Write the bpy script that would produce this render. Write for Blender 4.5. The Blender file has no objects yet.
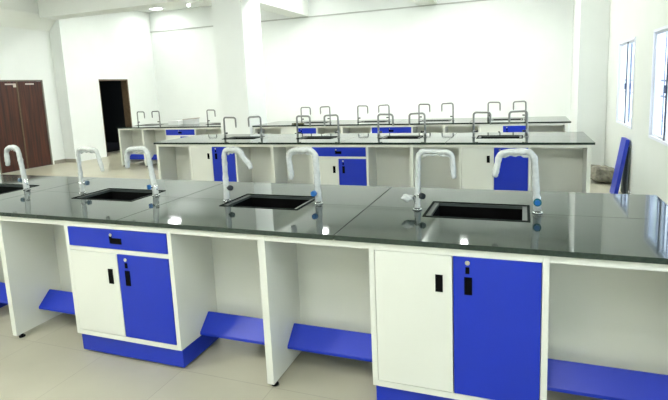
import bpy, bmesh, math, random
from mathutils import Vector, Matrix
random.seed(7)
SC = bpy.context.scene
COL = SC.collection

# ------------------------------------------------------------------ materials
def lin(c):
    return tuple(((x/255)/12.92 if x/255 <= .04045 else ((x/255+.055)/1.055)**2.4) for x in c)

def mat(name, rgb, rough=.5, metal=0., spec=.5, noise=0., nscale=8., bump=0., bscale=60., coat=0.):
    m = bpy.data.materials.new(name); m.use_nodes = True
    nt = m.node_tree; b = nt.nodes['Principled BSDF']
    c = lin(rgb)
    b.inputs['Base Color'].default_value = (*c, 1)
    b.inputs['Roughness'].default_value = rough
    b.inputs['Metallic'].default_value = metal
    b.inputs['Specular IOR Level'].default_value = spec
    if coat: b.inputs['Coat Weight'].default_value = coat
    tc = nt.nodes.new('ShaderNodeTexCoord')
    if noise:
        n = nt.nodes.new('ShaderNodeTexNoise'); n.inputs['Scale'].default_value = nscale; n.inputs['Detail'].default_value = 6
        r = nt.nodes.new('ShaderNodeValToRGB')
        r.color_ramp.elements[0].position = .3; r.color_ramp.elements[1].position = .7
        r.color_ramp.elements[0].color = (*[x*(1-noise) for x in c], 1)
        r.color_ramp.elements[1].color = (*[min(1, x*(1+noise)) for x in c], 1)
        nt.links.new(tc.outputs['Object'], n.inputs['Vector']); nt.links.new(n.outputs['Fac'], r.inputs['Fac'])
        nt.links.new(r.outputs['Color'], b.inputs['Base Color'])
    if bump:
        n2 = nt.nodes.new('ShaderNodeTexNoise'); n2.inputs['Scale'].default_value = bscale; n2.inputs['Detail'].default_value = 3
        bp = nt.nodes.new('ShaderNodeBump'); bp.inputs['Strength'].default_value = bump; bp.inputs['Distance'].default_value = .01
        nt.links.new(tc.outputs['Object'], n2.inputs['Vector']); nt.links.new(n2.outputs['Fac'], bp.inputs['Height'])
        nt.links.new(bp.outputs['Normal'], b.inputs['Normal'])
    return m

M = {}
M['wall'] = mat('wall_paint', (235, 240, 236), .75, noise=.015, nscale=2.)
M['wall_cream'] = mat('cream_paint', (224, 229, 221), .7, noise=.015, nscale=2.)
M['ceiling'] = mat('ceiling_paint', (238, 242, 238), .8)
M['beam'] = mat('beam_plaster', (236, 240, 235), .8)
M['white'] = mat('white_laminate', (227, 230, 219), .32, noise=.012, nscale=3.)
M['blue'] = mat('blue_powder_coat', (13, 48, 182), .38, noise=.03, nscale=5.)
M['black'] = mat('black_plastic', (8, 8, 9), .6, spec=.06)
M['basin'] = mat('black_sink_polypropylene', (4, 4, 4), .7, spec=.1)
M['rim'] = mat('sink_rim', (70, 78, 74), .3)
M['lip'] = mat('sink_lip', (30, 35, 33), .8, spec=.04)
M['chrome'] = mat('chrome', (205, 208, 206), .25, metal=1.)
M['steel'] = mat('brushed_steel', (140, 144, 142), .36, metal=1.)
M['wrap'] = mat('plastic_wrap', (220, 225, 221), .25, noise=.12, nscale=38., bump=.5, bscale=60.)
_w = M['wrap'].node_tree; _t = _w.nodes.new('ShaderNodeBsdfTransparent'); _x = _w.nodes.new('ShaderNodeMixShader'); _x.inputs[0].default_value = .86
_w.links.new(_t.outputs[0], _x.inputs[1]); _w.links.new(_w.nodes['Principled BSDF'].outputs[0], _x.inputs[2])
_w.links.new(_x.outputs[0], _w.nodes['Material Output'].inputs['Surface'])
M['knob_blue'] = mat('blue_plastic', (32, 104, 176), .35)
M['knob_teal'] = mat('teal_plastic', (16, 96, 104), .4)
M['knob_dark'] = mat('dark_plastic', (38, 44, 48), .4)
M['knob_slate'] = mat('slate_blue_plastic', (78, 100, 122), .4)
M['white_alu'] = mat('white_aluminium', (232, 236, 244), .4)
M['bars'] = mat('painted_bars', (112, 122, 158), .5)
M['mullion'] = mat('dark_mullion', (62, 72, 96), .5)
M['dark_room'] = mat('unlit_room_painted_dark', (30, 30, 30), .9)  # lack of light beyond the doorway put into the surface colour
M['jamb'] = mat('brown_jamb_wood', (96, 80, 60), .6, noise=.2, nscale=12.)
M['grey_frame'] = mat('grey_door_frame', (120, 118, 106), .6)
M['skirting'] = mat('skirting_tile', (150, 146, 134), .4, noise=.06, nscale=4.)
M['paper'] = mat('white_paper_tape', (206, 196, 188), .7)
M['box'] = mat('white_card', (228, 231, 228), .7)
M['tan'] = mat('tan_card_edge', (160, 138, 112), .8)
M['cloth'] = mat('olive_cloth', (88, 86, 58), .95, noise=.3, nscale=30., bump=.6, bscale=50.)
M['stone'] = mat('rough_stone', (128, 126, 112), .95, noise=.45, nscale=14., bump=1., bscale=28.)
M['board'] = mat('grey_board', (112, 122, 122), .7, noise=.12, nscale=6.)
M['lamp_body'] = mat('lamp_body', (240, 240, 240), .5)

def emit(name, rgb, s):
    m = bpy.data.materials.new(name); m.use_nodes = True
    nt = m.node_tree; nt.nodes.clear()
    e = nt.nodes.new('ShaderNodeEmission'); e.inputs['Color'].default_value = (*rgb, 1); e.inputs['Strength'].default_value = s
    o = nt.nodes.new('ShaderNodeOutputMaterial'); nt.links.new(e.outputs[0], o.inputs[0]); return m
LAMP_S = 30.
M['diffuser'] = emit('lit_diffuser', (.99, 1., .975), LAMP_S)
M['diffuser_back'] = emit('lit_diffuser_back', (.99, 1., .975), 25.)
M['bulb'] = emit('lit_bulb', (1., 1., 1.), 6.)

def glass():
    m = bpy.data.materials.new('window_glass'); m.use_nodes = True
    nt = m.node_tree; nt.nodes.clear()
    t = nt.nodes.new('ShaderNodeBsdfTransparent'); t.inputs['Color'].default_value = (.97, .985, .99, 1)
    g = nt.nodes.new('ShaderNodeBsdfGlossy'); g.inputs['Roughness'].default_value = .02
    f = nt.nodes.new('ShaderNodeFresnel'); f.inputs['IOR'].default_value = 1.3
    ge = nt.nodes.new('ShaderNodeNewGeometry'); ma = nt.nodes.new('ShaderNodeMath'); ma.operation = 'SUBTRACT'; ma.inputs[0].default_value = 1
    mb = nt.nodes.new('ShaderNodeMath'); mb.operation = 'MULTIPLY'
    nt.links.new(ge.outputs['Backfacing'], ma.inputs[1]); nt.links.new(ma.outputs[0], mb.inputs[0]); nt.links.new(f.outputs[0], mb.inputs[1])
    x = nt.nodes.new('ShaderNodeMixShader'); o = nt.nodes.new('ShaderNodeOutputMaterial')
    nt.links.new(mb.outputs[0], x.inputs[0]); nt.links.new(t.outputs[0], x.inputs[1]); nt.links.new(g.outputs[0], x.inputs[2])
    nt.links.new(x.outputs[0], o.inputs[0]); return m
M['glass'] = glass()

def granite():
    m = bpy.data.materials.new('polished_dark_granite'); m.use_nodes = True
    nt = m.node_tree; b = nt.nodes['Principled BSDF']
    tc = nt.nodes.new('ShaderNodeTexCoord'); n = nt.nodes.new('ShaderNodeTexNoise')
    n.inputs['Scale'].default_value = 55; n.inputs['Detail'].default_value = 8
    r = nt.nodes.new('ShaderNodeValToRGB'); r.color_ramp.elements[0].position = .35; r.color_ramp.elements[1].position = .75
    r.color_ramp.elements[0].color = (*lin((34, 45, 40)), 1); r.color_ramp.elements[1].color = (*lin((48, 61, 55)), 1)
    nt.links.new(tc.outputs['Object'], n.inputs['Vector']); nt.links.new(n.outputs['Fac'], r.inputs['Fac'])
    nt.links.new(r.outputs['Color'], b.inputs['Base Color'])
    n2 = nt.nodes.new('ShaderNodeTexNoise'); n2.inputs['Scale'].default_value = 3.; n2.inputs['Detail'].default_value = 5
    mr = nt.nodes.new('ShaderNodeMapRange'); mr.inputs['To Min'].default_value = .03; mr.inputs['To Max'].default_value = .07
    nt.links.new(tc.outputs['Object'], n2.inputs['Vector']); nt.links.new(n2.outputs['Fac'], mr.inputs['Value'])
    nt.links.new(mr.outputs[0], b.inputs['Roughness'])
    b.inputs['IOR'].default_value = 1.54
    b.inputs['Specular Tint'].default_value = (.86, 1., .93, 1)
    return m
M['granite'] = granite()

def tiles():
    m = bpy.data.materials.new('beige_floor_tiles'); m.use_nodes = True
    nt = m.node_tree; b = nt.nodes['Principled BSDF']
    tc = nt.nodes.new('ShaderNodeTexCoord'); mp = nt.nodes.new('ShaderNodeMapping')
    mp.inputs['Location'].default_value = (.16, -.02, 0)
    br = nt.nodes.new('ShaderNodeTexBrick'); br.offset = 0; br.squash = 1
    br.inputs['Scale'].default_value = 1; br.inputs['Brick Width'].default_value = .6; br.inputs['Row Height'].default_value = .6
    br.inputs['Mortar Size'].default_value = .0025; br.inputs['Mortar Smooth'].default_value = .3
    br.inputs['Color1'].default_value = (*lin((188, 185, 164)), 1); br.inputs['Color2'].default_value = (*lin((183, 180, 159)), 1)
    br.inputs['Mortar'].default_value = (*lin((166, 162, 144)), 1)
    n = nt.nodes.new('ShaderNodeTexNoise'); n.inputs['Scale'].default_value = 2.4; n.inputs['Detail'].default_value = 7
    mx = nt.nodes.new('ShaderNodeMix'); mx.data_type = 'RGBA'; mx.blend_type = 'MULTIPLY'; mx.inputs['Factor'].default_value = .5
    r = nt.nodes.new('ShaderNodeValToRGB'); r.color_ramp.elements[0].position = .3; r.color_ramp.elements[1].position = .7
    r.color_ramp.elements[0].color = (.80, .79, .77, 1); r.color_ramp.elements[1].color = (1, 1, 1, 1)
    nt.links.new(tc.outputs['Object'], mp.inputs['Vector']); nt.links.new(mp.outputs[0], br.inputs['Vector'])
    nt.links.new(tc.outputs['Object'], n.inputs['Vector']); nt.links.new(n.outputs['Fac'], r.inputs['Fac'])
    nt.links.new(br.outputs['Color'], mx.inputs['A']); nt.links.new(r.outputs['Color'], mx.inputs['B'])
    nt.links.new(mx.outputs['Result'], b.inputs['Base Color'])
    b.inputs['Roughness'].default_value = .3
    return m
M['tiles'] = tiles()

def wood():
    m = bpy.data.materials.new('dark_red_wood'); m.use_nodes = True
    nt = m.node_tree; b = nt.nodes['Principled BSDF']
    tc = nt.nodes.new('ShaderNodeTexCoord'); mp = nt.nodes.new('ShaderNodeMapping'); mp.inputs['Scale'].default_value = (14, 14, .7)
    n = nt.nodes.new('ShaderNodeTexNoise'); n.inputs['Scale'].default_value = 1.6; n.inputs['Detail'].default_value = 7
    r = nt.nodes.new('ShaderNodeValToRGB'); r.color_ramp.elements[0].position = .36; r.color_ramp.elements[1].position = .68
    r.color_ramp.elements[0].color = (*lin((40, 16, 9)), 1); r.color_ramp.elements[1].color = (*lin((84, 38, 22)), 1)
    nt.links.new(tc.outputs['Object'], mp.inputs['Vector']); nt.links.new(mp.outputs[0], n.inputs['Vector'])
    nt.links.new(n.outputs['Fac'], r.inputs['Fac']); nt.links.new(r.outputs['Color'], b.inputs['Base Color'])
    b.inputs['Roughness'].default_value = .5
    return m
M['wood'] = wood()

# ------------------------------------------------------------------ mesh helpers
class MB:
    def __init__(self): self.v = []; self.f = []; self.s = []
    def add(self, vs, fs, smooth=False):
        o = len(self.v); self.v += [tuple(p) for p in vs]
        self.f += [tuple(i+o for i in f) for f in fs]; self.s += [smooth]*len(fs); return self
    def box(self, x0, x1, y0, y1, z0, z1, bev=0.):
        if bev <= 0:
            vs = [(x, y, z) for x in (x0, x1) for y in (y0, y1) for z in (z0, z1)]
            return self.add(vs, [(0, 1, 3, 2), (4, 6, 7, 5), (0, 4, 5, 1), (2, 3, 7, 6), (0, 2, 6, 4), (1, 5, 7, 3)])
        bm = bmesh.new(); bmesh.ops.create_cube(bm, size=1)
        for v in bm.verts:
            v.co = ((x0+x1)/2+v.co.x*(x1-x0), (y0+y1)/2+v.co.y*(y1-y0), (z0+z1)/2+v.co.z*(z1-z0))
        bmesh.ops.bevel(bm, geom=bm.edges[:], offset=bev, segments=2, profile=.5, affect='EDGES')
        return self.addbm(bm)
    def addbm(self, bm, smooth=False):
        bm.verts.ensure_lookup_table(); bm.verts.index_update()
        self.add([v.co[:] for v in bm.verts], [[v.index for v in f.verts] for f in bm.faces], smooth); bm.free(); return self
    def prism(self, prof, axis, a, b):
        # prof: 2-D polygon; extruded along axis from a to b (axis 0: prof = (y,z); 1: (x,z); 2: (x,y))
        def P(p, t): return {0: (t, p[0], p[1]), 1: (p[0], t, p[1]), 2: (p[0], p[1], t)}[axis]
        n = len(prof); vs = [P(p, a) for p in prof]+[P(p, b) for p in prof]
        fs = [tuple(range(n))[::-1], tuple(range(n, 2*n))]+[(i, (i+1) % n, n+(i+1) % n, n+i) for i in range(n)]
        return self.add(vs, fs)
    def cyl(self, c, axis, r, h, n=16, r2=None):
        r2 = r if r2 is None else r2
        a = Vector(axis).normalized(); t = a.orthogonal().normalized(); u = a.cross(t); c = Vector(c)
        vs = []
        for k, rr in ((0, r), (h, r2)):
            for i in range(n):
                q = 2*math.pi*i/n; vs.append(c+a*k+(t*math.cos(q)+u*math.sin(q))*rr)
        self.add(vs, [(i, (i+1) % n, n+(i+1) % n, n+i) for i in range(n)], True)
        return self.add(vs, [tuple(range(n))[::-1], tuple(range(n, 2*n))])
    def tube(self, pts, r, n=10, jit=0.):
        pts = [Vector(p) for p in pts]; rings = []
        up = None
        for i, p in enumerate(pts):
            d = (pts[min(i+1, len(pts)-1)]-pts[max(i-1, 0)]).normalized()
            if up is None: up = d.orthogonal().normalized()
            up = (up-d*up.dot(d)).normalized(); w = d.cross(up)
            rr = r(i/(len(pts)-1)) if callable(r) else r
            rings.append([p+(up*math.cos(2*math.pi*k/n)+w*math.sin(2*math.pi*k/n))*rr*(1+random.uniform(-jit, jit)) for k in range(n)])
        vs = [q for g in rings for q in g]; m = len(rings)
        fs = [(i*n+k, i*n+(k+1) % n, (i+1)*n+(k+1) % n, (i+1)*n+k) for i in range(m-1) for k in range(n)]
        self.add(vs, fs, True)
        return self.add(rings[0]+rings[-1], [tuple(range(n))[::-1], tuple(range(n, 2*n))])
    def solid(self, axis, us, vs, holes, a, b):
        # slab with rectangular holes and no inner faces; us, vs are grid lines, holes = (u0,u1,v0,v1)
        us = sorted(set([round(x, 4) for x in us]+[round(x, 4) for h in holes for x in h[:2] if us[0] < x < us[-1]]))
        vs = sorted(set([round(x, 4) for x in vs]+[round(x, 4) for h in holes for x in h[2:] if vs[0] < x < vs[-1]]))
        def solid(i, j):
            if not (0 <= i < len(us)-1 and 0 <= j < len(vs)-1): return False
            cu, cv = (us[i]+us[i+1])/2, (vs[j]+vs[j+1])/2
            return not any(h[0] < cu < h[1] and h[2] < cv < h[3] for h in holes)
        def P(u, v, t): return {0: (t, u, v), 1: (u, t, v), 2: (u, v, t)}[axis]
        idx = {}; V = []
        def K(i, j, t):
            k = (i, j, t)
            if k not in idx: idx[k] = len(V); V.append(P(us[i], vs[j], b if t else a))
            return idx[k]
        F = []
        for i in range(len(us)-1):
            for j in range(len(vs)-1):
                if not solid(i, j): continue
                F.append((K(i, j, 1), K(i+1, j, 1), K(i+1, j+1, 1), K(i, j+1, 1)))
                F.append((K(i, j, 0), K(i, j+1, 0), K(i+1, j+1, 0), K(i+1, j, 0)))
                for (di, dj, p, q) in ((-1, 0, (i, j), (i, j+1)), (1, 0, (i+1, j+1), (i+1, j)), (0, -1, (i+1, j), (i, j)), (0, 1, (i, j+1), (i+1, j+1))):
                    if not solid(i+di, j+dj):
                        F.append((K(*p, 0), K(*p, 1), K(*q, 1), K(*q, 0)))
        return self.add(V, F)
    def build(self, name, m, parent=None, fix=True):
        off = Vector((0, 0, 0)); p = parent
        while p: off += p.location; p = p.parent
        me = bpy.data.meshes.new(name)
        me.from_pydata([tuple(Vector(q)-off) for q in self.v], [], self.f)
        me.polygons.foreach_set('use_smooth', self.s)
        if fix:
            bm = bmesh.new(); bm.from_mesh(me)
            bmesh.ops.remove_doubles(bm, verts=bm.verts[:], dist=1e-6)
            bmesh.ops.recalc_face_normals(bm, faces=bm.faces[:]); bm.to_mesh(me); bm.free()
        me.materials.append(m if not isinstance(m, str) else M[m])
        o = bpy.data.objects.new(name, me); COL.objects.link(o)
        if parent: o.parent = parent
        return o

def thing(name, label, cat, loc=(0, 0, 0), group=None, structure=False):
    o = bpy.data.objects.new(name, None); COL.objects.link(o); o.location = loc
    o.empty_display_size = .1
    return tag(o, label, cat, group, structure)
def tag(o, label, cat, group=None, structure=False):
    o['label'] = label; o['category'] = cat
    if group: o['group'] = group
    if structure: o['kind'] = 'structure'
    return o
def set_origin(o):
    """move a single-mesh thing's origin to its base centre"""
    xs = [v.co for v in o.data.vertices]
    c = Vector(((min(p.x for p in xs)+max(p.x for p in xs))/2, (min(p.y for p in xs)+max(p.y for p in xs))/2, min(p.z for p in xs)))
    for v in o.data.vertices: v.co -= c
    o.location = c; return o
def kids(o): return [c for c in COL.objects if c.parent == o]
def copy_tree(o, parent=None):
    c = o.copy(); COL.objects.link(c)
    if parent: c.parent = parent
    for ch in kids(o): copy_tree(ch, c)
    return c
def place(proto, loc, label, group, used):
    if proto.name not in used: used.add(proto.name); r = proto
    else: r = copy_tree(proto)
    r.location = loc; r['label'] = label
    if group: r['group'] = group
    return r
USED = set()

# ------------------------------------------------------------------ room
XL, XLP, XR = -10.35, -10.0, 1.84          # recessed left wall, its flush part beyond the pillar, right wall
YB, YF, ZC = 10.2, -5.2, 4.02              # back wall, wall behind the camera, ceiling
ZB = 3.47                                  # underside of the beams
def struct(name, mb, m, label, cat, parent=None):
    o = mb.build(name, m, parent); tag(o, label, cat, None, True); return o

struct('floor', MB().box(XL-.4, XR+.3, YF-.2, YB+.2, -.12, 0), 'tiles', 'beige floor tiles with thin grey joints', 'floor')
struct('ceiling', MB().box(XL-.4, XR+.3, YF-.2, YB+.2, ZC, ZC+.12), 'ceiling', 'white plastered ceiling', 'ceiling')
struct('wall_back', MB().box(XL-.4, XR+.3, YB, YB+.2, 0, ZC), 'wall', 'bright white back wall behind the rear benches', 'wall')
struct('wall_front', MB().box(XL-.4, XR+.3, YF-.2, YF, 0, ZC), 'wall', 'white wall behind the camera', 'wall')
D1 = (5.35, 6.665, 0, 2.065); D2 = (8.03, 9.05, 0, 2.06)
wl = MB().solid(0, [YF, 7.03], [0, ZC], [D1], XL-.2, XL)
wl.solid(0, [7.03, YB], [0, ZC], [D2], XLP-.2, XLP)
wl.box(XL-.2, XLP-.2, 7.03, 7.2, 0, ZC)
struct('wall_left', wl, 'wall', 'white left wall with a brown door and a dark doorway', 'wall')
WINS = [(5.12, 6.24), (3.06, 4.16), (1.0, 2.1), (-1.06, .04), (-3.12, -2.02)]
WZ = (.905, 2.075)
wr = MB().solid(0, [YF, YB], [0, ZC], [(a, b, *WZ) for a, b in WINS], XR, XR+.11)
struct('wall_right', wr, 'wall_cream', 'cream right wall with windows and a pilaster at its far end', 'wall')

struct('trim_6', MB().prism([(1.40, 7.3), (XR, 7.3), (XR, YB), (1.53, YB)], 2, 0, ZC), 'wall', 'white pilaster at the right end of the back wall', 'pilaster')
struct('column', MB().box(-5.29, -4.62, 6.47, 7.2, 0, ZC), 'wall', 'square white column between the two rear benches', 'column')
# beams
struct('trim_1', MB().box(XLP, XR, 6.52, 6.96, ZB, ZC), 'beam', 'white cross beam running from the left pillar over the column', 'beam')
b2 = MB().box(-5.29, -4.82, 7.2, YB, ZB, ZC)
struct('trim_2', b2, 'beam', 'short white beam from the column to the back wall', 'beam')
struct('trim_3', MB().box(-1.9, -1.45, 6.96, YB, ZB, ZC), 'beam', 'white beam end at the top of the back wall', 'beam')
struct('trim_4', MB().prism([(XL, 3.23), (XLP, 3.56), (XLP, ZC), (XL, ZC)], 1, YF, 7.03), 'beam', 'sloping white beam above the brown double door', 'beam')
M['shadow_line'] = mat('shadow_line_grey', (184, 188, 182), .6)  # grey strip painted in for the shadow line below the beam
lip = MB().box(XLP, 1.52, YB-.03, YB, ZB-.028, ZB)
struct('trim_5', lip, 'shadow_line', 'thin grey strip painting the shadow line along the top of the back wall', 'trim')
bl = MB().box(XL, XL+.012, YF, D1[0]-.05, 0, .09).box(XL, XL+.012, D1[1]+.05, 7.03, 0, .09).box(XL+.0, XLP+.012, 7.018, 7.03, 0, .09)
struct('baseboard_left', bl, 'skirting', 'grey tile skirting by the brown door', 'baseboard')
struct('baseboard_right', MB().box(XR-.012, XR, YF, 7.3, 0, .08), 'wall_cream', 'low skirting along the right wall', 'baseboard')

# brown double door
d = thing('door_1', 'dark red-brown wooden double door in the left wall', 'door', (XL, 6.0, 0), None, True)
MB().box(XL-.03, XL+.012, D1[0], D1[0]+.03, 0, D1[3]).box(XL-.03, XL+.012, D1[1]-.03, D1[1], 0, D1[3]).box(XL-.03, XL+.012, D1[0]+.03, D1[1]-.03, D1[3]-.03, D1[3]).build('door_frame', 'grey_frame', d)
for (a, b) in ((D1[0]+.032, 6.005), (6.010, D1[1]-.032)):
    lf = MB().box(XL-.045, XL-.004, a, b, .008, D1[3]-.033, .003).build('door_leaf', 'wood', d)
    y = a+.35 if a < 5.8 else 6.22
    MB().box(XL-.004, XL-.0025, y, y+.22, 1.955, 1.985).build('tape_strip', 'paper', lf)
    if a < 5.8: MB().box(XL-.004, XL-.0025, 5.92, 6.0, 1.90, 1.985).build('tape_strip', 'paper', lf)
MB().box(XL-.004, XL+.008, 5.992, 6.024, .008, D1[3]-.033).build('meeting_strip', 'jamb', d)
# dark doorway: lining, and the unlit room behind it
d = thing('door_2', 'open doorway in the left wall showing an unlit room', 'door', (XLP, 8.5, 0), None, True)
MB().box(XLP-.2, XLP+.008, D2[1]-.04, D2[1], 0, D2[3]).box(XLP-.2, XLP+.008, D2[0], D2[0]+.012, 0, D2[3]).box(XLP-.2, XLP+.008, D2[0]+.012, D2[1]-.04, D2[3]-.035, D2[3]).build('door_frame', 'jamb', d)
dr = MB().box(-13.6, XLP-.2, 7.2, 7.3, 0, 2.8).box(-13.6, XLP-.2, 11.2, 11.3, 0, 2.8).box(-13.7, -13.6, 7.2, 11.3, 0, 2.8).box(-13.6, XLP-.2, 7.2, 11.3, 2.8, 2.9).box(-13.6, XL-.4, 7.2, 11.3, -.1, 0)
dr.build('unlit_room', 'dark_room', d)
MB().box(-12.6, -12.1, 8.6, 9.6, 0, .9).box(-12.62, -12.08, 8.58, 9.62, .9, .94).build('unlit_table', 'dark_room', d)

# windows in the right wall
def window(n, y0, y1, label):
    w = thing('window_%d' % n, label, 'window', (XR+.1, (y0+y1)/2, WZ[0]), None, True)
    f = MB(); x0, x1 = XR-.012, XR+.07; t = .03
    f.box(x0, x1, y0, y0+t, *WZ).box(x0, x1, y1-t, y1, *WZ).box(x0, x1, y0+t, y1-t, WZ[0], WZ[0]+t).box(x0, x1, y0+t, y1-t, WZ[1]-t, WZ[1])
    f.build('window_frame', 'white_alu', w)
    ym = (y0+y1)/2
    for k, (a, b) in enumerate(((y0+t, ym-.02), (ym+.02, y1-t))):
        xs = XR+.012; s = MB(); q = .026
        s.box(xs, xs+.026, a, a+q, WZ[0]+t, WZ[1]-t).box(xs, xs+.026, b-q, b, WZ[0]+t, WZ[1]-t)
        s.box(xs, xs+.026, a+q, b-q, WZ[0]+t, WZ[0]+t+q).box(xs, xs+.026, a+q, b-q, WZ[1]-t-q, WZ[1]-t)
        so = s.build('sash', 'white_alu', w)
        MB().box(xs+.010, xs+.016, a+q, b-q, WZ[0]+t+q, WZ[1]-t-q).build('glass_pane', 'glass', so)
    MB().box(XR+.004, XR+.058, ym-.02, ym+.02, WZ[0]+t, WZ[1]-t).build('mullion', 'mullion', w)
    g = MB(); m = 7
    for i in range(m):
        y = y0+t+(y1-y0-2*t)*(i+.5)/m
        g.cyl((XR+.09, y, WZ[0]), (0, 0, 1), .008, WZ[1]-WZ[0], 8)
    for z in (1.36, 1.53): g.box(XR+.083, XR+.097, y0, y1, z-.011, z+.011)
    g.build('security_grille', 'bars', w)
    lt = MB().box(XR-.018, XR-.0, ym-.03, ym-.012, 1.41, 1.49, .003); lt.build('latch', 'mullion', w)
    return w
window(1, *WINS[0], 'far white framed window with bars, above the leaning blue panel')
window(2, *WINS[1], 'nearer white framed window with bars, cut by the right edge')
for i in (2, 3, 4): window(i+1, *WINS[i], 'white framed barred window beyond the right of the view, number %d from the back' % (i+1))

# ------------------------------------------------------------------ lab benches
TB, TT = .875, .90           # slab underside and top
def foot(mb, x, y): mb.cyl((x, y, 0), (0, 0, 1), .02, .008, 12).cyl((x, y, .008), (0, 0, 1), .009, .03, 8); return mb

def make_cabinet(drawer, label):
    W = .80; D = .385; Z0, Z1 = .135, TB
    t = thing('lab_cabinet', label, 'cabinet')
    x0, x1 = -W/2, W/2; s = .028
    c = MB().box(x0, x0+s, 0, D, Z0, Z1, .0015).box(x1-s, x1, 0, D, Z0, Z1, .0015)
    c.box(x0+s, x1-s, 0, D, Z1-.036, Z1).box(x0+s, x1-s, 0, D, Z0, Z0+.03).box(x0+s, x1-s, D-.012, D, Z0+.03, Z1-.036)
    if drawer: c.box(x0+s, x1-s, 0, D-.012, .690, .716)
    c.build('carcass', 'white', t)
    MB().box(x0+.010, x1-.010, .022, D, .016, Z0, .001).build('plinth', 'blue', t)
    for fx in (x0+.09, x1-.09):
        for fy in (.065, D-.06): foot(MB(), fx, fy).build('levelling_foot', 'black', t)
    top = .688 if drawer else Z1-.038
    zb = Z0+.033
    g = .003
    hz = (.50, .592) if drawer else (.663, .745)
    wd = MB().box(x0+s+g, -.006, -.002, .016, zb, top, .0012).build('white_door', 'white', t)
    bd = MB().box(-.001, x1-s-g, -.003, .016, zb, top, .0012).build('blue_door', 'blue', t)
    def handle(xa, xb, za, zc, par):
        yy = -.002 if par is wd else -.003
        h = MB(); w = .004
        h.box(xa, xa+w, yy-.004, yy, za, zc).box(xb-w, xb, yy-.004, yy, za, zc).box(xa+w, xb-w, yy-.004, yy, za, za+w).box(xa+w, xb-w, yy-.004, yy, zc-w, zc)
        h.box(xa+w, xb-w, yy-.0012, yy, za+w, zc-w)
        h.build('recessed_handle', 'black', par)
    hx = .048
    handle(-hx-.034, -hx, *hz, wd); handle(hx, hx+.034, *hz, bd)
    lx = hx+.014; lz = hz[1]+.068
    MB().cyl((lx, -.003, lz), (0, -1, 0), .011, .006, 14).build('lock', 'chrome', bd)
    MB().box(lx-.009, lx+.009, -.008, -.003, lz-.052, lz-.02, .002).build('key_tag', 'black', bd)
    if drawer:
        dw = MB().box(x0+s+g, x1-s-g, -.003, .3, .719, Z1-.039, .0012).build('drawer', 'blue', t)
        handle(-.042, .044, .752, .787, dw)
        MB().cyl((-.03, -.003, .806), (0, -1, 0), .010, .006, 14).build('lock', 'chrome', dw)
        MB().box(-.044, -.024, -.008, -.003, .783, .80, .002).build('key_tag', 'black', dw)
    return t
CAB_D = make_cabinet(True, '-'); CAB_P = make_cabinet(False, '-')

def make_panel(end):
    t = thing('support_panel', '-', 'panel')
    if end: MB().box(-.0205, .0205, 0, 1.14, .03, TB, .0015).build('panel', 'white', t)
    else:   # two uprights with an open service space between them, tied by a rail near the floor
        MB().box(-.0205, .0205, 0, .40, .03, TB, .0015).build('panel', 'white', t)
        MB().box(-.0205, .0205, .76, 1.14, .03, TB, .0015).build('panel', 'white', t)
        MB().box(-.0205, .0205, .40, .76, .05, .15).build('tie_rail', 'white', t)
    for fy in (.05, 1.09): foot(MB(), 0, fy).build('levelling_foot', 'black', t)
    return t
PANEL = make_panel(False); END_PANEL = make_panel(True)

def knee_frame(x0, x1, y, label, group):
    t = thing('knee_space_frame', label, 'frame', ((x0+x1)/2, y, 0), group)
    MB().box(x0, x1, y+.002, y+.02, .840, TB, .001).build('apron_rail', 'white', t)
    MB().box(x0, x1, y+.372, y+.388, .15, TB).build('back_panel', 'white', t)
    MB().box(x0, x1, y+.775, y+.79, .02, TB).build('rear_light_block', 'white', t)  # unseen panel added to keep the space under the bench dark
    prof = [(.276, .249), (.187, .166), (.181, .160), (.180, .144), (.196, .1435), (.196, .152), (.284, .238), (.284, .249)]
    f = MB().prism([(a+y, b) for a, b in prof], 0, x0, x1)
    f.build('foot_rest', 'blue', t)
    return t

HW, HY0, HY1 = .265, .42, .752   # sink opening, half width and front / back
def make_sink():
    t = thing('sink', '-', 'sink')
    r = MB().solid(2, [-HW+.001, HW-.001], [HY0+.001, HY1-.001], [(-HW+.03, HW-.03, HY0+.008, HY1-.008)], TB+.006, TT-.003)
    r.build('sink_rim', 'rim', t)
    MB().solid(2, [-HW-.008, HW+.008], [HY0-.008, HY1+.008], [(-HW+.006, HW-.006, HY0+.006, HY1-.006)], TT+.0004, TT+.003).build('sink_lip', 'lip', t)
    a, b, c, e = -HW+.03, HW-.03, HY0+.009, HY1-.009; z = .66; w = .006
    m = MB()
    m.box(a-w, a, c-w, e+w, z-w, TB+.006).box(b, b+w, c-w, e+w, z-w, TB+.006).box(a, b, c-w, c, z-w, TB+.006).box(a, b, e, e+w, z-w, TB+.006).box(a, b, c, e, z-w, z)
    m.build('basin', 'basin', t)
    MB().cyl((0, .57, z), (0, 0, 1), .03, .003, 16).build('drain', 'black', t)
    MB().cyl((0, .57, 0), (0, 0, 1), .02, z-w, 12).build('waste_pipe', 'black', t)
    return t
SINK = make_sink()

def goose(h, L, drop, R1=.035, R2=.035, slant=0., lean=0., yaw=0., s=1):
    pts = []
    zt = h
    for k in range(9): pts.append((lean*k/8, 0, .0+(zt-R1)*k/8))
    for k in range(1, 7):
        a = k/6*math.pi/2; pts.append((lean+R1-R1*math.cos(a), 0, zt-R1+R1*math.sin(a)))
    n = 5
    for k in range(1, n): pts.append((lean+R1+(L-R1-R2)*k/n, 0, zt-.004*k/n))
    for k in range(0, 7):
        a = k/6*math.pi/2; pts.append((lean+L-R2+R2*math.sin(a), 0, zt-.004-R2+R2*math.cos(a)))
    ze = zt-drop
    for k in range(1, 7):
        q = k/6; pts.append((lean+L+slant*q, 0, (zt-.004-R2)*(1-q)+ze*q))
    cy, sy = math.cos(yaw), math.sin(yaw)
    return [(s*x*cy-y*sy, s*x*sy*s+y*cy, z) for x, y, z in pts]

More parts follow.
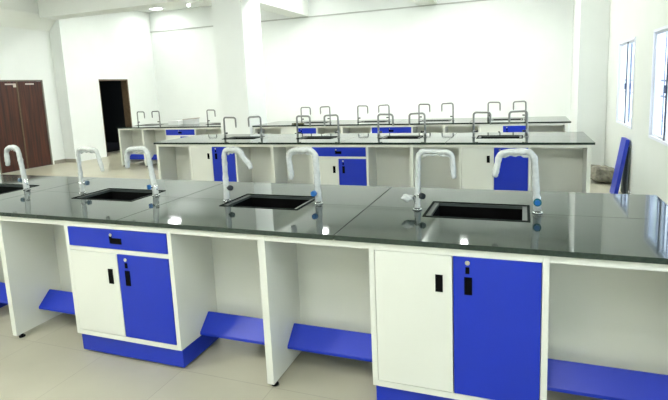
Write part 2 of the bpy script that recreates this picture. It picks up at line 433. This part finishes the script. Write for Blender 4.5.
def make_tap(s, wrapped, h=.325, L=.2, drop=.15, slant=0., lean=0., yaw=0., knob='dark', knob_dir=(0, -1, 0), kz=.075, r=.018, R=.04):
    """s: +1 spout to the right, -1 to the left; base at the origin (z 0 = worktop)"""
    t = thing('gooseneck_tap', '-', 'tap')
    P = goose(h, L, drop, R, R, slant, lean, yaw, s)
    MB().cyl((0, 0, 0), (0, 0, 1), .026, .006, 20).cyl((0, 0, .006), (0, 0, 1), .017, .085, 16, .015).build('base', 'chrome' if wrapped else 'steel', t)
    MB().tube(P, .0135 if not wrapped else .0105, 10).build('spout', 'chrome' if wrapped else 'steel', t)
    if not wrapped:
        e = P[-1]; MB().cyl((e[0], e[1], e[2]-.022), (0, 0, 1), .008, .022, 10, .011).build('nozzle', 'steel', t)
    k = Vector(knob_dir).normalized()
    st = MB().cyl(tuple(k*.006+Vector((0, 0, kz))), k, .010, .028, 12)
    kn = MB(); c = k*.034+Vector((0, 0, kz))
    if knob == 'teal':
        kn.cyl(c, k, .021, .016, 20); kb = kn.build('valve_knob', 'knob_teal', t)
        MB().cyl(c+k*.016, k, .014, .005, 18).build('knob_cap', 'knob_blue', kb)
        st.build('valve_stem', 'chrome', t)
    else:
        kn.cyl(c, k, .019 if wrapped else .014, .02, 16, .016 if wrapped else .012)
        kn.build('valve_knob', {'blue': 'knob_blue', 'dark': 'knob_dark', 'slate': 'knob_slate'}[knob], t)
        st.build('valve_stem', 'chrome' if wrapped else 'knob_dark', t)
    if wrapped:
        # loose wrinkled plastic around the whole spout, with a frayed tail at the mouth and a fold under the bend
        dense = []
        for i in range(len(P)-1):
            a, b = Vector(P[i]), Vector(P[i+1])
            m = max(1, int((b-a).length/.012))
            dense += [a.lerp(b, j/m) for j in range(m)]
        dense.append(Vector(P[-1]))
        dense = [p for p in dense if p.z > .012 or p is dense[-1]] if s else dense
        last = dense[-1]; tail = [last+Vector((s*.002*j, 0, -.009*j)) for j in range(1, 4)]
        pts = dense+tail
        def rad(q):
            v = r*.93*(1+.05*math.sin(q*37)+.05*math.sin(q*83+1))
            return v*(1.18-.55*q if q < .33 else 1.) * (.72 if q > .985 else 1.)
        w = MB().tube(pts, rad, 12, .05).build('plastic_wrap', 'wrap', t)
        fo = MB(); z0 = h-.018
        n = 10; V = []
        for i in range(n+1):
            q = i/n; x = s*(lean+.028+(L-.05)*q)
            dz = .008+.004*math.sin(q*17+s)+.010*(1-math.sin(math.pi*q))
            yy = .004*math.sin(q*23)
            V += [(x, yy-.005, z0), (x, yy+.005, z0), (x, yy+.004, z0-dz), (x, yy-.004, z0-dz)]
        F = [(0, 1, 2, 3), (4*n, 4*n+3, 4*n+2, 4*n+1)]
        for i in range(n):
            for a in range(4): F.append((4*i+a, 4*i+(a+1) % 4, 4*i+4+(a+1) % 4, 4*i+4+a))
        fo.add(V, F, True).build('loose_fold', 'wrap', w)
    return t
TAP_L = make_tap(+1, False, h=.315, L=.205, drop=.135, knob_dir=(1, -.25, 0), R=.035)
TAP_R = make_tap(-1, False, h=.318, L=.205, drop=.13, knob_dir=(-1, -.25, 0), R=.035)

def worktop(x0, x1, y, seams, sinks, label):
    t = thing('worktop', label, 'worktop', ((x0+x1)/2, y+.57, TB), 'granite worktops')
    ys = (y-.012, y+.5785, y+.5815, y+1.152)
    xs = [x0]+list(seams)+[x1]; g = .003
    for k in range(len(xs)-1):
        a, b = xs[k]+(g if k else 0), xs[k+1]-(g if k < len(xs)-2 else 0)
        hs = [(c-HW, c+HW, y+HY0, y+HY1) for c in sinks if a < c < b]
        for (p, q) in ((ys[0], ys[1]), (ys[2], ys[3])):
            hh = [(h[0], h[1], max(h[2], p-.01), min(h[3], q+.01)) for h in hs]
            # openings reach past the joint on both halves
            hh = [(h[0], h[1], h[2] if h[2] > p else p-1, h[3] if h[3] < q else q+1) for h in hh]
            MB().solid(2, [a, b], [p, q], hh, TB, TT).build('slab', 'granite', t)
    return t

PX = [1.19, -.76, -2.715, -4.60]                      # support panels
CX = [(.2215, 'P'), (-1.734, 'D'), (-3.69, 'P')]     # cabinets
SX = [.277, -1.012, -2.255, -3.55]                    # sinks
SEAM = [-3.05, -1.70, -.35]
def spans(panels, cabs):
    edges = sorted([(p-.0205, p+.0205) for p in panels]+[(c-.4, c+.4) for c, _ in cabs])
    return [(edges[i][1], edges[i+1][0]) for i in range(len(edges)-1) if edges[i+1][0]-edges[i][1] > .2]

def bench(y, x0, x1, panels, cabs, sinks, seams, who, wt_label, cab_labels, panel_labels, knee_labels, sink_labels):
    worktop(x0, x1, y, seams, sinks, wt_label)
    for (c, k), l in zip(cabs, cab_labels):
        place(CAB_D if k == 'D' else CAB_P, (c, y, 0), l, 'cabinets of the %s bench' % who, USED)
    for p, l in zip(panels, panel_labels):
        place(END_PANEL if p in (max(panels), min(panels)) else PANEL, (p, y, 0), l, 'support panels of the %s bench' % who, USED)
    sp = spans(panels, cabs)[::-1]
    for (a, b), l in zip(sp, knee_labels):
        knee_frame(a, b, y, l, 'knee spaces of the %s bench' % who)
    for c, l in zip(sinks, sink_labels):
        place(SINK, (c, y, 0), l, 'sinks of the %s bench' % who, USED)

Y1, Y2, Y3 = 0., 3.742, 6.58
bench(Y1, -4.65, 1.255, PX, CX, SX, SEAM, 'front',
      'long dark granite worktop nearest the camera with wrapped taps',
      ['large white and blue two-door cabinet at the front right, without drawer',
       'front bench cabinet with a blue drawer above white and blue doors',
       'cabinet of the front bench past the left edge of the view'],
      ['white end panel of the front bench past the right edge',
       'white support panel of the front bench between two blue foot rests',
       'white support panel of the front bench at the left edge of the view',
       'white end panel of the front bench past the left edge'],
      ['knee space right of the large blue door, at the right edge',
       'front bench knee space touching the left side of the large drawerless cabinet',
       'open knee space of the front bench directly right of the cabinet with blue drawer',
       'open knee space of the front bench directly left of the cabinet with blue drawer',
       'knee space with blue foot rest cut by the left edge of the view',
       'knee space of the front bench past the left edge of the view'],
      ['black sink in the front worktop above the large drawerless cabinet',
       'black sink in the front worktop at the centre, between white panel and blue drawer cabinet',
       'black sink in the front worktop above the blue drawer cabinet at left',
       'black sink in the front worktop cut by the left edge'])
SX2 = [.24, -1.02, -2.24, -3.47]
bench(Y2, -4.65, 1.245, [1.19, -.765, -2.68, -4.60], [(.2035, 'P'), (-1.72, 'D'), (-3.64, 'P')], SX2, SEAM, 'middle',
      'granite worktop of the middle bench with bare metal taps',
      ['right white and blue drawerless cabinet of the middle bench',
       'middle bench cabinet with a blue drawer, at the centre of its row',
       'left white and blue drawerless cabinet of the middle bench'],
      ['white right end panel of the middle bench beside the stone block',
       'white support panel of the middle bench right of its drawer cabinet',
       'white support panel of the middle bench left of its drawer cabinet',
       'white left end panel of the middle bench'],
      ['knee space at the right end of the middle bench',
       'knee space of the middle bench just left of its right cabinet',
       'knee space of the middle bench just right of its blue drawer cabinet',
       'knee space of the middle bench just left of its blue drawer cabinet',
       'knee space of the middle bench just right of its left cabinet',
       'knee space at the left end of the middle bench'],
      ['rightmost black sink of the middle bench',
       'second black sink from the right on the middle bench, above the right support panel',
       'third black sink from the right on the middle bench, above its drawer cabinet',
       'leftmost black sink of the middle bench, in front of the column'])
bench(Y3, -4.615, 1.243, [1.175, -.787, -2.70, -4.59], [(.2, 'P'), (-1.74, 'D'), (-3.60, 'P')], SX2, SEAM, 'rear right',
      'granite worktop of the rear bench right of the column',
      ['rightmost white and blue cabinet of the rear bench, without drawer',
       'rear bench cabinet with a blue drawer, well right of the column',
       'drawerless white and blue cabinet of the rear bench nearest the right of the column'],
      ['white right end panel of the rear bench against the pilaster',
       'white support panel of the rear bench between the right cabinet and the drawer cabinet',
       'white support panel of the rear bench left of the drawer cabinet',
       'white end panel of the rear bench touching the right side of the column'],
      ['knee space at the right end of the rear bench',
       'knee space of the rear bench just left of its rightmost cabinet',
       'knee space of the rear bench just right of its blue drawer cabinet',
       'knee space of the rear bench just left of its blue drawer cabinet',
       'knee space of the rear bench just right of the cabinet nearest the column',
       'knee space of the rear bench between column and its nearest right cabinet'],
      ['rightmost black sink of the rear bench',
       'second black sink from the right on the rear bench',
       'third black sink from the right on the rear bench',
       'black sink of the rear bench nearest the right of the column'])
LX = -5.31
bench(Y3, -8.12, LX, [-5.345, -7.42, -8.08], [(-6.405, 'D')], [-5.77, -7.72], [-6.75], 'short rear left',
      'short granite worktop left of the column carrying a white box',
      ['cabinet with blue drawer under the white box, left of the column'],
      ['white end panel of the short rear bench touching the left side of the column',
       'inner white support panel of the short rear bench, second upright from its left end',
       'left end panel of the short rear bench beside the dark doorway'],
      ['knee space between the column and the short rear cabinet',
       'knee space of the short rear bench left of its drawer cabinet',
       'knee space with blue foot rest at the left end of the short rear bench'],
      ['black sink of the short rear bench beside the column',
       'black sink at the left end of the short rear bench'])

# taps of the middle and rear benches: bare metal
def tap_pair(cx, y, ll, lr, group, d=.318):
    place(TAP_L, (cx-d, y+.58, TT), ll, group, USED)
    place(TAP_R, (cx+d, y+.58, TT), lr, group, USED)
nm = ['rightmost sink', 'second sink from the right', 'third sink from the right', 'leftmost sink']
for cx, n in zip(SX2, nm):
    tap_pair(cx, Y2, 'grey tap left of the %s of the middle bench' % n, 'grey tap right of the %s of the middle bench' % n, 'taps of the middle bench')
for cx, n in zip(SX2, nm[:3]+['sink beside the column']):
    tap_pair(cx, Y3, 'small grey tap left of the %s on the rear bench' % n, 'small grey tap right of the %s on the rear bench' % n, 'taps of the rear bench')
tap_pair(-5.77, Y3, 'small grey tap left of the column on the short rear bench', 'small grey tap half hidden by the left edge of the column', 'taps of the short rear bench')
tap_pair(-7.72, Y3, 'leftmost small grey tap of the short rear bench by the doorway', 'second small grey tap from the left on the short rear bench', 'taps of the short rear bench')

# taps of the front bench: wrapped in plastic, each a little different
def wtap(x, y, label, **k):
    t = make_tap(wrapped=True, **k); t.location = (x, y, TT); t['label'] = label; t['group'] = 'plastic wrapped taps of the front bench'
wtap(.588, .60, 'plastic wrapped tap with round teal knob in front of a blue door', s=-1, h=.333, L=.183, drop=.115, slant=.012, lean=.02, knob='teal', knob_dir=(-.05, -1, 0), kz=.068, r=.0185, R=.05)
wtap(-.052, .555, 'plastic wrapped tap left of the front right sink with white bundled knob', s=+1, h=.338, L=.190, drop=.125, slant=.003, lean=.01, knob='dark', knob_dir=(.8, -.6, 0), kz=.085, r=.0155, R=.04)
wtap(-.675, .585, 'plastic wrapped tap with blue knob in front of the middle blue drawer cabinet', s=-1, h=.338, L=.185, drop=.16, slant=-.012, lean=.005, knob='blue', knob_dir=(-.3, -.95, 0), kz=.072, r=.0195, R=.055)
wtap(-1.315, .55, 'plastic wrapped tap at the left of the centre sink, spout slanting outwards', s=+1, h=.342, L=.135, drop=.10, slant=.05, lean=.004, knob='dark', knob_dir=(.95, -.3, 0), kz=.09, r=.0185, R=.04)
wtap(-1.935, .60, 'plastic wrapped tap right of the left sink with bright blue side knob', s=-1, h=.338, L=.19, drop=.115, slant=.004, lean=.035, knob='blue', knob_dir=(-.55, -.83, 0), kz=.068, r=.0195, R=.05)
wtap(-2.60, .575, 'thinly wrapped white tap left of the left sink', s=+1, h=.338, L=.188, drop=.14, slant=.026, lean=.004, knob='slate', knob_dir=(.9, .4, 0), kz=.075, r=.0155, R=.04)
wtap(-3.215, .60, 'leftmost plastic wrapped tap in front of the brown door', s=-1, h=.345, L=.140, drop=.125, slant=.0, lean=.035, knob='slate', knob_dir=(-.9, -.3, 0), kz=.08, r=.0195, R=.055)
# crumpled plastic left on one valve
bm = bmesh.new(); bmesh.ops.create_icosphere(bm, subdivisions=3, radius=.024)
for v in bm.verts: v.co *= 1+random.uniform(-.10, .10)+.22*math.sin(v.co.x*190+v.co.y*90)*math.cos(v.co.z*170); v.co.x *= 1.35; v.co.z *= .85
pm = MB().addbm(bm, True)
pm.v = [(x-.095, y+.505, z+TT+.078) for x, y, z in pm.v]
tw = [o for o in COL.objects if o.get('label', '').startswith('plastic wrapped tap left of the front right')][0]
pm.build('wrapped_valve', 'wrap', tw)
sp = MB().cyl((-.06, .55, TT+.075), (-.75, -.6, -.15), .012, .06, 12); sp.build('valve_stem', 'chrome', tw)

# ------------------------------------------------------------------ loose things
t = thing('carton', 'white card box on the short rear bench left of the column', 'box', (-6.99, 7.2, TT))
m = MB().box(-7.10, -6.83, 7.08, 7.32, TT, TT+.004)
m.box(-7.10, -7.096, 7.08, 7.32, TT+.004, TT+.085).box(-6.834, -6.83, 7.08, 7.32, TT+.004, TT+.085).box(-7.096, -6.834, 7.08, 7.084, TT+.004, TT+.085).box(-7.096, -6.834, 7.316, 7.32, TT+.004, TT+.085)
m.build('carton_body', 'box', t)
MB().box(-7.104, -6.826, 7.076, 7.324, TT+.085, TT+.091).build('carton_lid', 'box', t)
t = thing('flat_package', 'flat white package with a tan top edge on the short rear bench', 'package', (-6.65, 7.3, TT))
MB().prism([(-6.80, TT), (-6.50, TT), (-6.50, TT+.125), (-6.80, TT+.105)], 1, 7.22, 7.42).build('package_body', 'box', t)
MB().prism([(-6.805, TT+.1052), (-6.48, TT+.1262), (-6.48, TT+.134), (-6.805, TT+.113)], 1, 7.21, 7.43).build('package_edge', 'tan', t)
bm = bmesh.new(); bmesh.ops.create_grid(bm, x_segments=14, y_segments=10, size=.5)
bmesh.ops.solidify(bm, geom=bm.faces[:], thickness=.03)
m = MB(); m.addbm(bm, True)
m.v = [(-3.665+x*.21, 6.72+y*.16, TT+.022+z*.6+.006*math.sin(x*17)*math.cos(y*13)) for x, y, z in m.v]
zm = min(p[2] for p in m.v); m.v = [(x, y, z-zm+TT) for x, y, z in m.v]
tag(set_origin(m.build('folded_cloth', 'cloth')), 'olive brown folded cloth on the rear bench just right of the column', 'cloth')

# stone block
bm = bmesh.new(); bmesh.ops.create_cube(bm, size=1)
bmesh.ops.bevel(bm, geom=bm.edges[:], offset=.16, segments=1, affect='EDGES')
bmesh.ops.subdivide_edges(bm, edges=bm.edges[:], cuts=3, use_grid_fill=True)
rs = random.Random(5)
for v in bm.verts:
    v.co.x *= .31; v.co.y *= .36; v.co.z *= .225
    v.co += Vector((rs.uniform(-1, 1), rs.uniform(-1, 1), rs.uniform(-1, 1)))*.007
bmesh.ops.rotate(bm, verts=bm.verts[:], matrix=Matrix.Rotation(.35, 3, 'Z')@Matrix.Rotation(.12, 3, 'Y'))
m = MB().addbm(bm)
zm = min(p[2] for p in m.v); m.v = [(x+1.645, y+6.15, z-zm) for x, y, z in m.v]
tag(set_origin(m.build('stone_block', 'stone')), 'rough grey stone block on the floor behind the leaning blue panel', 'stone')

# blue panel and grey board leaning on the right wall
def leaning(name, x_bot, x_top, y0, y1, L, th, m, label, cat, parts=True):
    a = math.atan2(x_top-x_bot, math.sqrt(max(1e-6, L*L-(x_top-x_bot)**2)))
    def T(p):   # local: x thickness, y, z length
        x, y, z = p; return (x_bot+x*math.cos(a)+z*math.sin(a), y, -x*math.sin(a)+z*math.cos(a))
    t = thing(name, label, cat, (x_bot, (y0+y1)/2, 0))
    def part(n, mt, *bx):
        q = MB()
        for b_ in bx: q.box(*b_[:6], b_[6] if len(b_) > 6 else 0)
        zoff = th*math.sin(a)
        q.v = [(lambda w: (w[0], w[1], w[2]+zoff))(T(p)) for p in q.v]
        return q.build(n, mt, t)
    if parts:
        part('face_sheet', m, (0, .006, y0, y1, 0, L))
        part('folded_edge', m, (.006, th, y0, y0+.006, 0, L), (.006, th, y1-.006, y1, 0, L), (.006, th, y0+.006, y1-.006, L-.006, L), (.006, th, y0+.006, y1-.006, 0, .006))
    else: part('board_sheet', m, (0, th, y0, y1, 0, L, .003))
    return t
leaning('blue_panel', 1.655, 1.775, 5.10, 5.42, .775, .045, 'blue', 'blue folded metal panel leaning on the right wall below the far window', 'panel')
leaning('grey_board', 1.80, 1.822, 5.12, 5.5, .66, .014, 'board', 'grey board standing against the right wall behind the blue panel', 'board', False)

# ------------------------------------------------------------------ lamps
def panel_lamp(x, y, label, s=.6):
    t = thing('ceiling_or_fill_light', label, 'lamp', (x, y, ZC), 'square ceiling lights'); h = s/2
    f = MB(); f.solid(2, [x-h, x+h], [y-h, y+h], [(x-h+.02, x+h-.02, y-h+.02, y+h-.02)], ZC-.03, ZC)
    f.build('lamp_frame', 'lamp_body', t)
    MB().box(x-h+.02, x+h-.02, y-h+.02, y+h-.02, ZC-.024, ZC-.012).build('lamp_diffuser', 'diffuser_back' if y > 7 else 'diffuser', t)
for (x, y, l) in ((-9.25, 9.58, 'small square ceiling light in the far left corner, mirrored in the front worktop'),
                  (-7.9, 7.75, 'added square fill light behind the cross beam nearest the dark doorway'),  # this and all following square lights are added out of view as fill
                  (-6.2, 7.75, 'added square fill light behind the cross beam just left of the column'),
                  (-3.9, 7.75, 'added square fill light behind the cross beam just right of the column'),
                  (-2.5, 7.75, 'added square fill light behind the cross beam, second to the right of the column'),
                  (-1.0, 7.75, 'added square fill light behind the cross beam, third to the right of the column'),
                  (.5, 7.75, 'added square fill light behind the cross beam nearest the right wall'),
                  (-8.2, 4.2, 'added square fill light over the aisle by the brown door'),
                  (-3.6, 4.2, 'added square fill light over the middle of the room'),
                  (1.15, 5.5, 'added square fill light over the right aisle near the far window'),  # fill added to brighten the pilaster
                  (.2, 4.2, 'added square fill light over the right end of the middle bench'),
                  (-7.4, -1.6, 'added square fill light over the left front of the room'),
                  (-3.2, -2.0, 'added square fill light over the centre front of the room'),
                  (-5.3, -3.4, 'added square fill light over the left of the open floor behind the camera'),
                  (-1.4, -3.8, 'added square fill light over the open floor behind the camera'),
                  (-5.2, 1.0, 'added square fill light over the left half of the front bench'),
                  (.3, -2.4, 'added square fill light over the right front of the room')):
    panel_lamp(x, y, l, .34 if y > 9 else (.32 if x > 1 else .6))
for (x, y, l) in ((-4.37, 9.54, 'small round ceiling spot behind the column, mirrored in the front worktop'),
                  (-.76, 9.40, 'small round ceiling spot at the right, mirrored above the large white cabinet door')):
    t = thing('ceiling_spot', l, 'lamp', (x, y, ZC), 'round ceiling spots')
    MB().cyl((x, y, ZC-.04), (0, 0, 1), .10, .04, 20).build('lamp_frame', 'lamp_body', t)
    MB().cyl((x, y, ZC-.046), (0, 0, 1), .085, .006, 20).build('lamp_diffuser', 'diffuser', t)
t = thing('bulb_holder', 'small lit lamp under the cross beam left of the column', 'lamp', (-6.03, 6.74, ZB))
MB().cyl((-6.03, 6.74, ZB-.045), (0, 0, 1), .03, .045, 14).build('lamp_socket', 'lamp_body', t)
MB().cyl((-6.03, 6.74, ZB-.085), (0, 0, 1), .028, .04, 14, .034).build('lamp_bulb', 'bulb', t)
MB().box(-5.99, -5.30, 6.73, 6.75, ZB-.014, ZB).build('cable_conduit', 'beam', t)

# ------------------------------------------------------------------ daylight
w = bpy.data.worlds.new('sky'); SC.world = w; w.use_nodes = True
bg = w.node_tree.nodes['Background']; bg.inputs['Color'].default_value = (.70, .83, 1., 1); bg.inputs['Strength'].default_value = 2.6
for a, b in WINS:   # portals in the window openings
    L = bpy.data.lights.new('window_portal', 'AREA'); L.shape = 'RECTANGLE'; L.size = WZ[1]-WZ[0]; L.size_y = b-a
    L.cycles.is_portal = True
    o = bpy.data.objects.new('window_portal', L); COL.objects.link(o)
    o.location = (XR+.105, (a+b)/2, sum(WZ)/2); o.rotation_euler = (0, math.pi/2, 0)

# ------------------------------------------------------------------ camera
RT = Vector((0.9383051884261608, 0.3432686875514167, -0.04183278043920316))
UP = Vector((-0.011547446502246823, 0.15200592127381324, 0.9883121249772145))
FW = Vector((-0.3456154363621863, 0.9268553328564427, -0.146591821408114))
cd = bpy.data.cameras.new('camera'); cam = bpy.data.objects.new('camera', cd); COL.objects.link(cam)
mw = Matrix.Identity(4)
for i in range(3):
    mw[i][0], mw[i][1], mw[i][2] = RT[i], UP[i], -FW[i]
mw[0][3], mw[1][3], mw[2][3] = 0.5066474694688869, -2.169241364054256, 1.6155248130260738
cam.matrix_world = mw
cd.sensor_fit = 'HORIZONTAL'; cd.sensor_width = 36.; cd.lens = 493.6112653565667/668*36
cd.shift_x = (334-340.207)/668; cd.shift_y = (159.378-200)/668
cd.clip_start = .05
SC.camera = cam

SC.view_settings.view_transform = 'Standard'; SC.view_settings.look = 'None'
SC.view_settings.gamma = 1; SC.view_settings.use_curve_mapping = False
SC.view_settings.exposure = 1.16
SC.cycles.use_denoising = True
SC.cycles.max_bounces = 12; SC.cycles.diffuse_bounces = 3; SC.cycles.glossy_bounces = 5
SC.cycles.sample_clamp_indirect = 8
